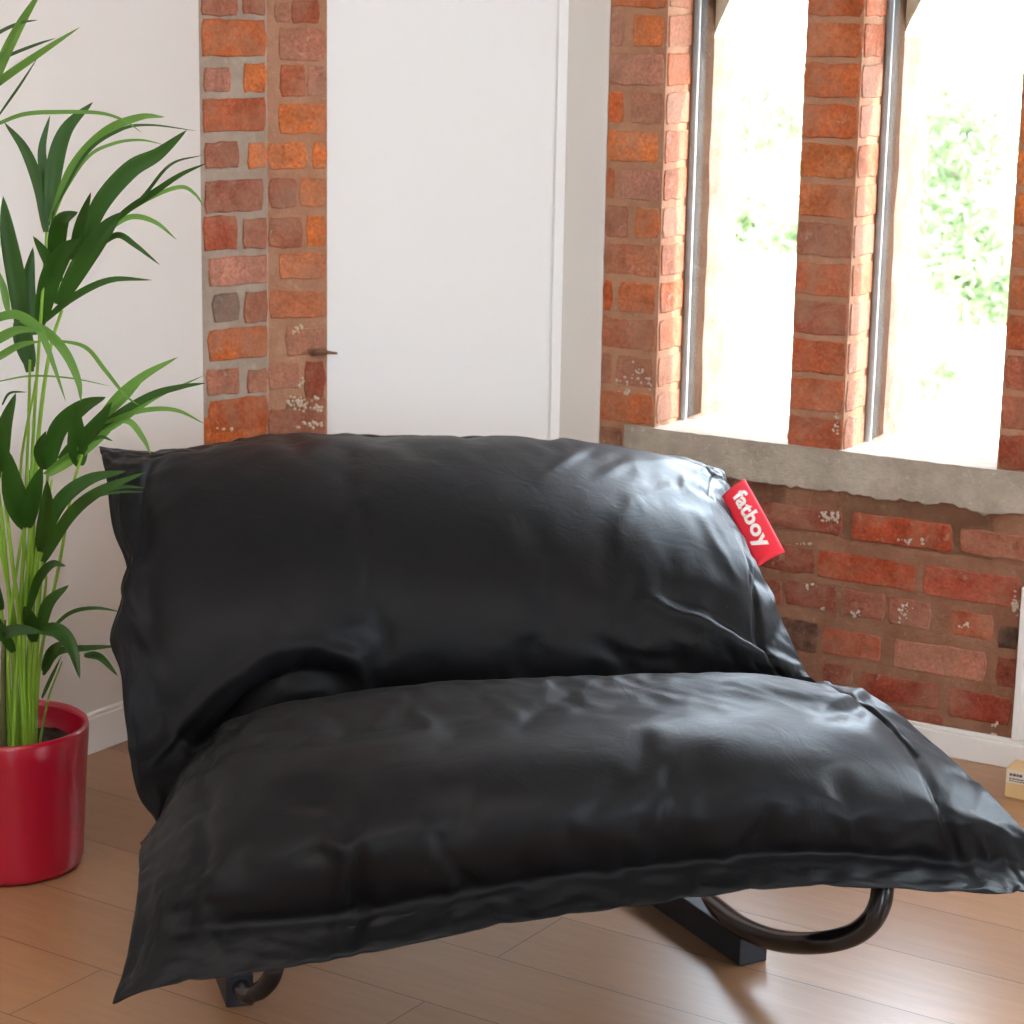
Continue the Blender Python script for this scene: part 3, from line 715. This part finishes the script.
def blade(mb, pts, w, mi, y0, y1, seed=0):
    """lance-shaped leaflet with a folded midrib; pts = run of its midline, w = widest width seen"""
    n = len(pts); P3_ = [at(x, y, y0+(y1-y0)*k/(n-1)) for k, (x, y) in enumerate(pts)]
    K = 7; C = [spl(P3_, i/K) for i in range((n-1)*K+1)]; N = len(C); vs = []
    W = w/FPX*3.55*.5
    for i, c in enumerate(C):
        t = i/(N-1); tg_ = (C[min(i+1, N-1)]-C[max(i-1, 0)]).normalized()
        side = tg_.cross(CP-c).normalized(); rot = noise.noise(Vector((seed*3.1, t*1.2, 0)))*.5
        nn = side.cross(tg_); sd = side*math.cos(rot)+nn*math.sin(rot)
        ww = W*max(.02, (math.sin(PI*(.10+.90*t**.85))**.75)) if t < .999 else W*.01
        fold = nn*ww*.35
        vs += [c-sd*ww, c-sd*ww*.5+fold*.5*-1*-1*.4, c+fold*-.0, c+sd*ww*.5+fold*.2, c+sd*ww]
        vs[-3] = c-nn*ww*.28
    fs = [(i*5+k, i*5+k+1, (i+1)*5+k+1, (i+1)*5+k) for i in range(N-1) for k in range(4)]
    mb.add(vs, fs, mi, (1, 1, 1), True)
def stemt(mb, pts, w, mi, y0, y1):
    n = len(pts); P3_ = [at(x, y, y0+(y1-y0)*k/(n-1)) for k, (x, y) in enumerate(pts)]
    C = [spl(P3_, i/8) for i in range((n-1)*8+1)]; N = len(C); r = w/FPX*3.55*.5
    mb.tube(C, [r*(1-.45*i/(N-1)) for i in range(N)], 8, mi)
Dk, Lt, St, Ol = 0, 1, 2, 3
def soilpt(x): return (x, 738)
FR = [
 # each frond: stems, leaflets (points, width, material), depth at base, depth at tips
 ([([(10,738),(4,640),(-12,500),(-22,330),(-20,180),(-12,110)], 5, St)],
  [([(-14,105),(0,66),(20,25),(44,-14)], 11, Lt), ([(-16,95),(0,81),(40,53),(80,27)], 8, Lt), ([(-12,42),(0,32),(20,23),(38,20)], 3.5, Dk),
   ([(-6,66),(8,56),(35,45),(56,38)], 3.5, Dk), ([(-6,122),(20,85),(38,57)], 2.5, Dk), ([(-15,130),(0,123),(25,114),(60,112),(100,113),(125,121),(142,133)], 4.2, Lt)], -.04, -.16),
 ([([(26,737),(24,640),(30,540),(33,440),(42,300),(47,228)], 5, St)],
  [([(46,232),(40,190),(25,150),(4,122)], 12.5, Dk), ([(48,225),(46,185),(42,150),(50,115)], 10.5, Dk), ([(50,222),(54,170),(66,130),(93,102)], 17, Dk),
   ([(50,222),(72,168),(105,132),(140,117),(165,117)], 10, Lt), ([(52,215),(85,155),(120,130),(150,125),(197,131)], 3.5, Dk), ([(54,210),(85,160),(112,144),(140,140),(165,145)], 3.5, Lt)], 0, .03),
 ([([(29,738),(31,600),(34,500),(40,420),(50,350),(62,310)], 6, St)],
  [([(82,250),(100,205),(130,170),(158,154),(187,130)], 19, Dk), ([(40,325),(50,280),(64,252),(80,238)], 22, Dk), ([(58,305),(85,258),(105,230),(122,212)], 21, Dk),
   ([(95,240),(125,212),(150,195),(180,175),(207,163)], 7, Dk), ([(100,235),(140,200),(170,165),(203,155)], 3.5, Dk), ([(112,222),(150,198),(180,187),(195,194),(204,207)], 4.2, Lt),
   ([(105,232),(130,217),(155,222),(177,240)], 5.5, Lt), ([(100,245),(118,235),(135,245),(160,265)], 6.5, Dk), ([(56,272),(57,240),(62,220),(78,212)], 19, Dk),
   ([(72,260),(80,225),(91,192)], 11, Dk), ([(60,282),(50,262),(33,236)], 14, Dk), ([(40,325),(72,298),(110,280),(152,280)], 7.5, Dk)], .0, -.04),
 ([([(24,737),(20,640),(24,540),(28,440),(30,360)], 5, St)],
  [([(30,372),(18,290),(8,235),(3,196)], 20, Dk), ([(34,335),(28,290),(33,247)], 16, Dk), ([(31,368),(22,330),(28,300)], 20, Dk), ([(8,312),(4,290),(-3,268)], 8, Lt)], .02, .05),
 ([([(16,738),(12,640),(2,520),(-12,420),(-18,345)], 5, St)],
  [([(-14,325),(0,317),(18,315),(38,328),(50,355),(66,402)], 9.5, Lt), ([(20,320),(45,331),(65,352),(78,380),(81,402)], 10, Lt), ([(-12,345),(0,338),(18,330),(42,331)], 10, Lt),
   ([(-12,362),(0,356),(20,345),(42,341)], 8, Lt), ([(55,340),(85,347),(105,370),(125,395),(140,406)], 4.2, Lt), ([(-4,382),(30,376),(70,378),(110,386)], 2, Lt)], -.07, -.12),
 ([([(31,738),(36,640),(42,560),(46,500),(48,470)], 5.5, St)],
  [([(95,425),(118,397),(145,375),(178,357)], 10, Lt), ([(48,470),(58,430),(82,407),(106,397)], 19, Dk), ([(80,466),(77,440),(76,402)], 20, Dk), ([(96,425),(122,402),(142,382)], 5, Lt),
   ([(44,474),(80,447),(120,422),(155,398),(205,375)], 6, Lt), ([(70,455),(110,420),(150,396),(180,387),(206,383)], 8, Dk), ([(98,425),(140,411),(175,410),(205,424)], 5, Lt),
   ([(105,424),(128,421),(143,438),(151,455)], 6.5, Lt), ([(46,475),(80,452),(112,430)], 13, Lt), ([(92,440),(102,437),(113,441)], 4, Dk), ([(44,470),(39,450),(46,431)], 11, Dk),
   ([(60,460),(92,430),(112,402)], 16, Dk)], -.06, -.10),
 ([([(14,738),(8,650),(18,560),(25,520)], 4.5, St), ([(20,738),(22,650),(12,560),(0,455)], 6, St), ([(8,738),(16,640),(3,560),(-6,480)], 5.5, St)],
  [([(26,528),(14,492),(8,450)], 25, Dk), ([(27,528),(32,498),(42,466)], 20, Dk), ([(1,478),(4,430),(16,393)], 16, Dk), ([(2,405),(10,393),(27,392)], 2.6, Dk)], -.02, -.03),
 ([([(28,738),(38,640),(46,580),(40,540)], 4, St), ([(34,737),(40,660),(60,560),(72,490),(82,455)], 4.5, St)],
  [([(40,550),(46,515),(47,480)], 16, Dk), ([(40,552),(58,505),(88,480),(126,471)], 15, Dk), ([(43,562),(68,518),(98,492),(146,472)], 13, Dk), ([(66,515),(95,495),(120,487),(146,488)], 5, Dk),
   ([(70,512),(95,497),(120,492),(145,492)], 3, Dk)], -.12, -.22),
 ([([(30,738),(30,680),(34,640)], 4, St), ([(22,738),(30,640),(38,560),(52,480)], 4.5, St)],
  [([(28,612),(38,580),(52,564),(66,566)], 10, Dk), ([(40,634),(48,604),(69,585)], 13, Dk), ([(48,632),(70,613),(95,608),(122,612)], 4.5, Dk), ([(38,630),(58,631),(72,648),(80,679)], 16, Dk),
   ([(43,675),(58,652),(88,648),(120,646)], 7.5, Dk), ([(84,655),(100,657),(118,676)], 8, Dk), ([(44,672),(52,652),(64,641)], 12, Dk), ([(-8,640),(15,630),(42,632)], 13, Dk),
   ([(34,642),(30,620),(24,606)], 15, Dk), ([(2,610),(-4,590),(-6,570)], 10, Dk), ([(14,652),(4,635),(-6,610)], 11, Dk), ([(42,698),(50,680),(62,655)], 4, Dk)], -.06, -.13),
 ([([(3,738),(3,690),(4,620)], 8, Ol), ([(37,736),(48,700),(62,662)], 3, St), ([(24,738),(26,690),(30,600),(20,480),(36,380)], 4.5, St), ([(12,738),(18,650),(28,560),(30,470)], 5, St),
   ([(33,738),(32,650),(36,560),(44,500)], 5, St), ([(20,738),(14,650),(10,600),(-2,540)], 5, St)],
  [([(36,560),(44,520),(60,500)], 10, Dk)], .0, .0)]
for stems, leaves, d0, d1 in FR:
    mb = MB(); k = 0
    for pts, w, mi in stems:
        k += 1
        n = len(pts); P3_ = []
        for a, (x, y) in enumerate(pts):
            yy = YP+random.uniform(-.02, .02)*(a > 0)+d0*a/(n-1)
            P3_.append(at(x, y, YP-.03+.012*(k % 4)) if a == 0 else at(x, y, yy))
        P3_[0].z = min(P3_[0].z, SZ); P3_[0].z = SZ-.01
        C = [spl(P3_, i/8) for i in range((n-1)*8+1)]; N = len(C); r = w/FPX*3.55*.5
        mb.tube(C, [r*(1-.45*i/(N-1)) for i in range(N)], 8, mi)
    for pts, w, mi in leaves:
        k += 1; blade(mb, pts, w, mi, YP+d0, YP+d1+random.uniform(-.05, .03), k)
    under(mb.build('frond', [M['leaf_dark'], M['leaf_light'], M['stem'], M['stem_old']], fix=False), pot_root)
# ------------------------------------------------------------------ small things
mb = MB(); a, z = WC.sz(312, 352)
pts = [WC(a, z-.002, .002), WC(a+.012, z, -.010), WC(a+.03, z+.001, -.014), WC(a+.05, z-.001, -.016)]
mb.tube(pts, [.0075, .0055, .004, .0022], 8); mb.tube([WC(a-.008, z+.002, -.003), WC(a+.028, z+.006, -.010)], [.006, .002], 7)
tag(mb.build('nail', M['rust']), 'rusty broken nail stub sticking out of the brick pier over the white panel', 'nail')
bx = atz(1004, 797, 0)
T = WR.t; Nn = WR.n
mb = MB(); o = Vector((bx.x, bx.y, .0005)); e1 = T*.16; e2 = Nn*.06; up = Vector((0, 0, .056))
cb = empty('small_box', o); tag(cb, 'small pale wooden box with a printed cream label at the right edge', 'box')
mb.hexa([o, o+e1, o+e1+e2, o+e2, o+up, o+e1+up, o+e1+e2+up, o+e2+up]); under(mb.build('body', M['card'], bevel=.002), cb)
mb = MB(); lo_ = o-Nn*.0008+T*.002+Vector((0, 0, .030)); w_ = T*.10; h_ = Vector((0, 0, .025))
mb.hexa([lo_, lo_+w_, lo_+w_+Nn*.0006, lo_+Nn*.0006, lo_+h_, lo_+w_+h_, lo_+w_+h_+Nn*.0006, lo_+h_+Nn*.0006]); under(mb.build('label', M['paper']), cb)
mb = MB()
for zz, x0, n, hh in ((.0135, .006, 4, .005), (.007, .006, 7, .0025), (.003, .006, 6, .002)):
    x = x0
    for _ in range(n):
        ln = random.uniform(.003, .006); b_ = lo_-Nn*.0006+T*x+Vector((0, 0, zz)); x += ln+.0012
        mb.hexa([b_, b_+T*ln, b_+T*ln+Nn*.0005, b_+Nn*.0005, b_+Vector((0, 0, hh)), b_+T*ln+Vector((0, 0, hh)), b_+T*ln+Nn*.0005+Vector((0, 0, hh)), b_+Nn*.0005+Vector((0, 0, hh))])
under(mb.build('print', M['ink']), cb)
# ------------------------------------------------------------------ light
w = bpy.data.worlds.new('sky'); sc.world = w; w.use_nodes = True
bg = w.node_tree.nodes['Background']; bg.inputs[0].default_value = (.72, .86, 1.0, 1); bg.inputs[1].default_value = 19.0
sd = bpy.data.lights.new('sun', 'SUN'); sd.energy = 11; sd.angle = math.radians(1.2); sd.color = (1, .93, .82)
so = bpy.data.objects.new('sun', sd); COL.objects.link(so)
el, sa = math.radians(28), 75
dirv = azv(sa)*math.cos(el)+Vector((0, 0, math.sin(el)))
so.rotation_euler = dirv.to_track_quat('Z', 'Y').to_euler()
def area(name, loc, tgt, sx, sy, e, col):
    d = bpy.data.lights.new(name, 'AREA'); d.shape = 'RECTANGLE'; d.size = sx; d.size_y = sy; d.energy = e; d.color = col
    o = bpy.data.objects.new(name, d); COL.objects.link(o); o.location = loc
    o.rotation_euler = (Vector(loc)-Vector(tgt)).to_track_quat('Z', 'Y').to_euler(); return o
area('ceiling_fill', (.2, 1.3, ZC-.01), (.2, 1.3, 0), 1.4, 1.4, 22, (1, .90, .80))  # added fill lights under the ceiling, out of view
area('ceiling_fill', (-1.6, .6, ZC-.01), (-1.6, .6, 0), 1.4, 1.4, 28, (1, .92, .84))
p = WR(1.14, 1.25, -.02); area('window_fill', p, WR(1.14, 1.2, -3), .7, 1.3, 16, (.80, .94, 1))  # added area lamp boosting the daylight beside the unseen windows
vs_ = sc.view_settings; vs_.view_transform = 'Standard'; vs_.look = 'None'; vs_.exposure = .38; vs_.gamma = 1; vs_.use_curve_mapping = False
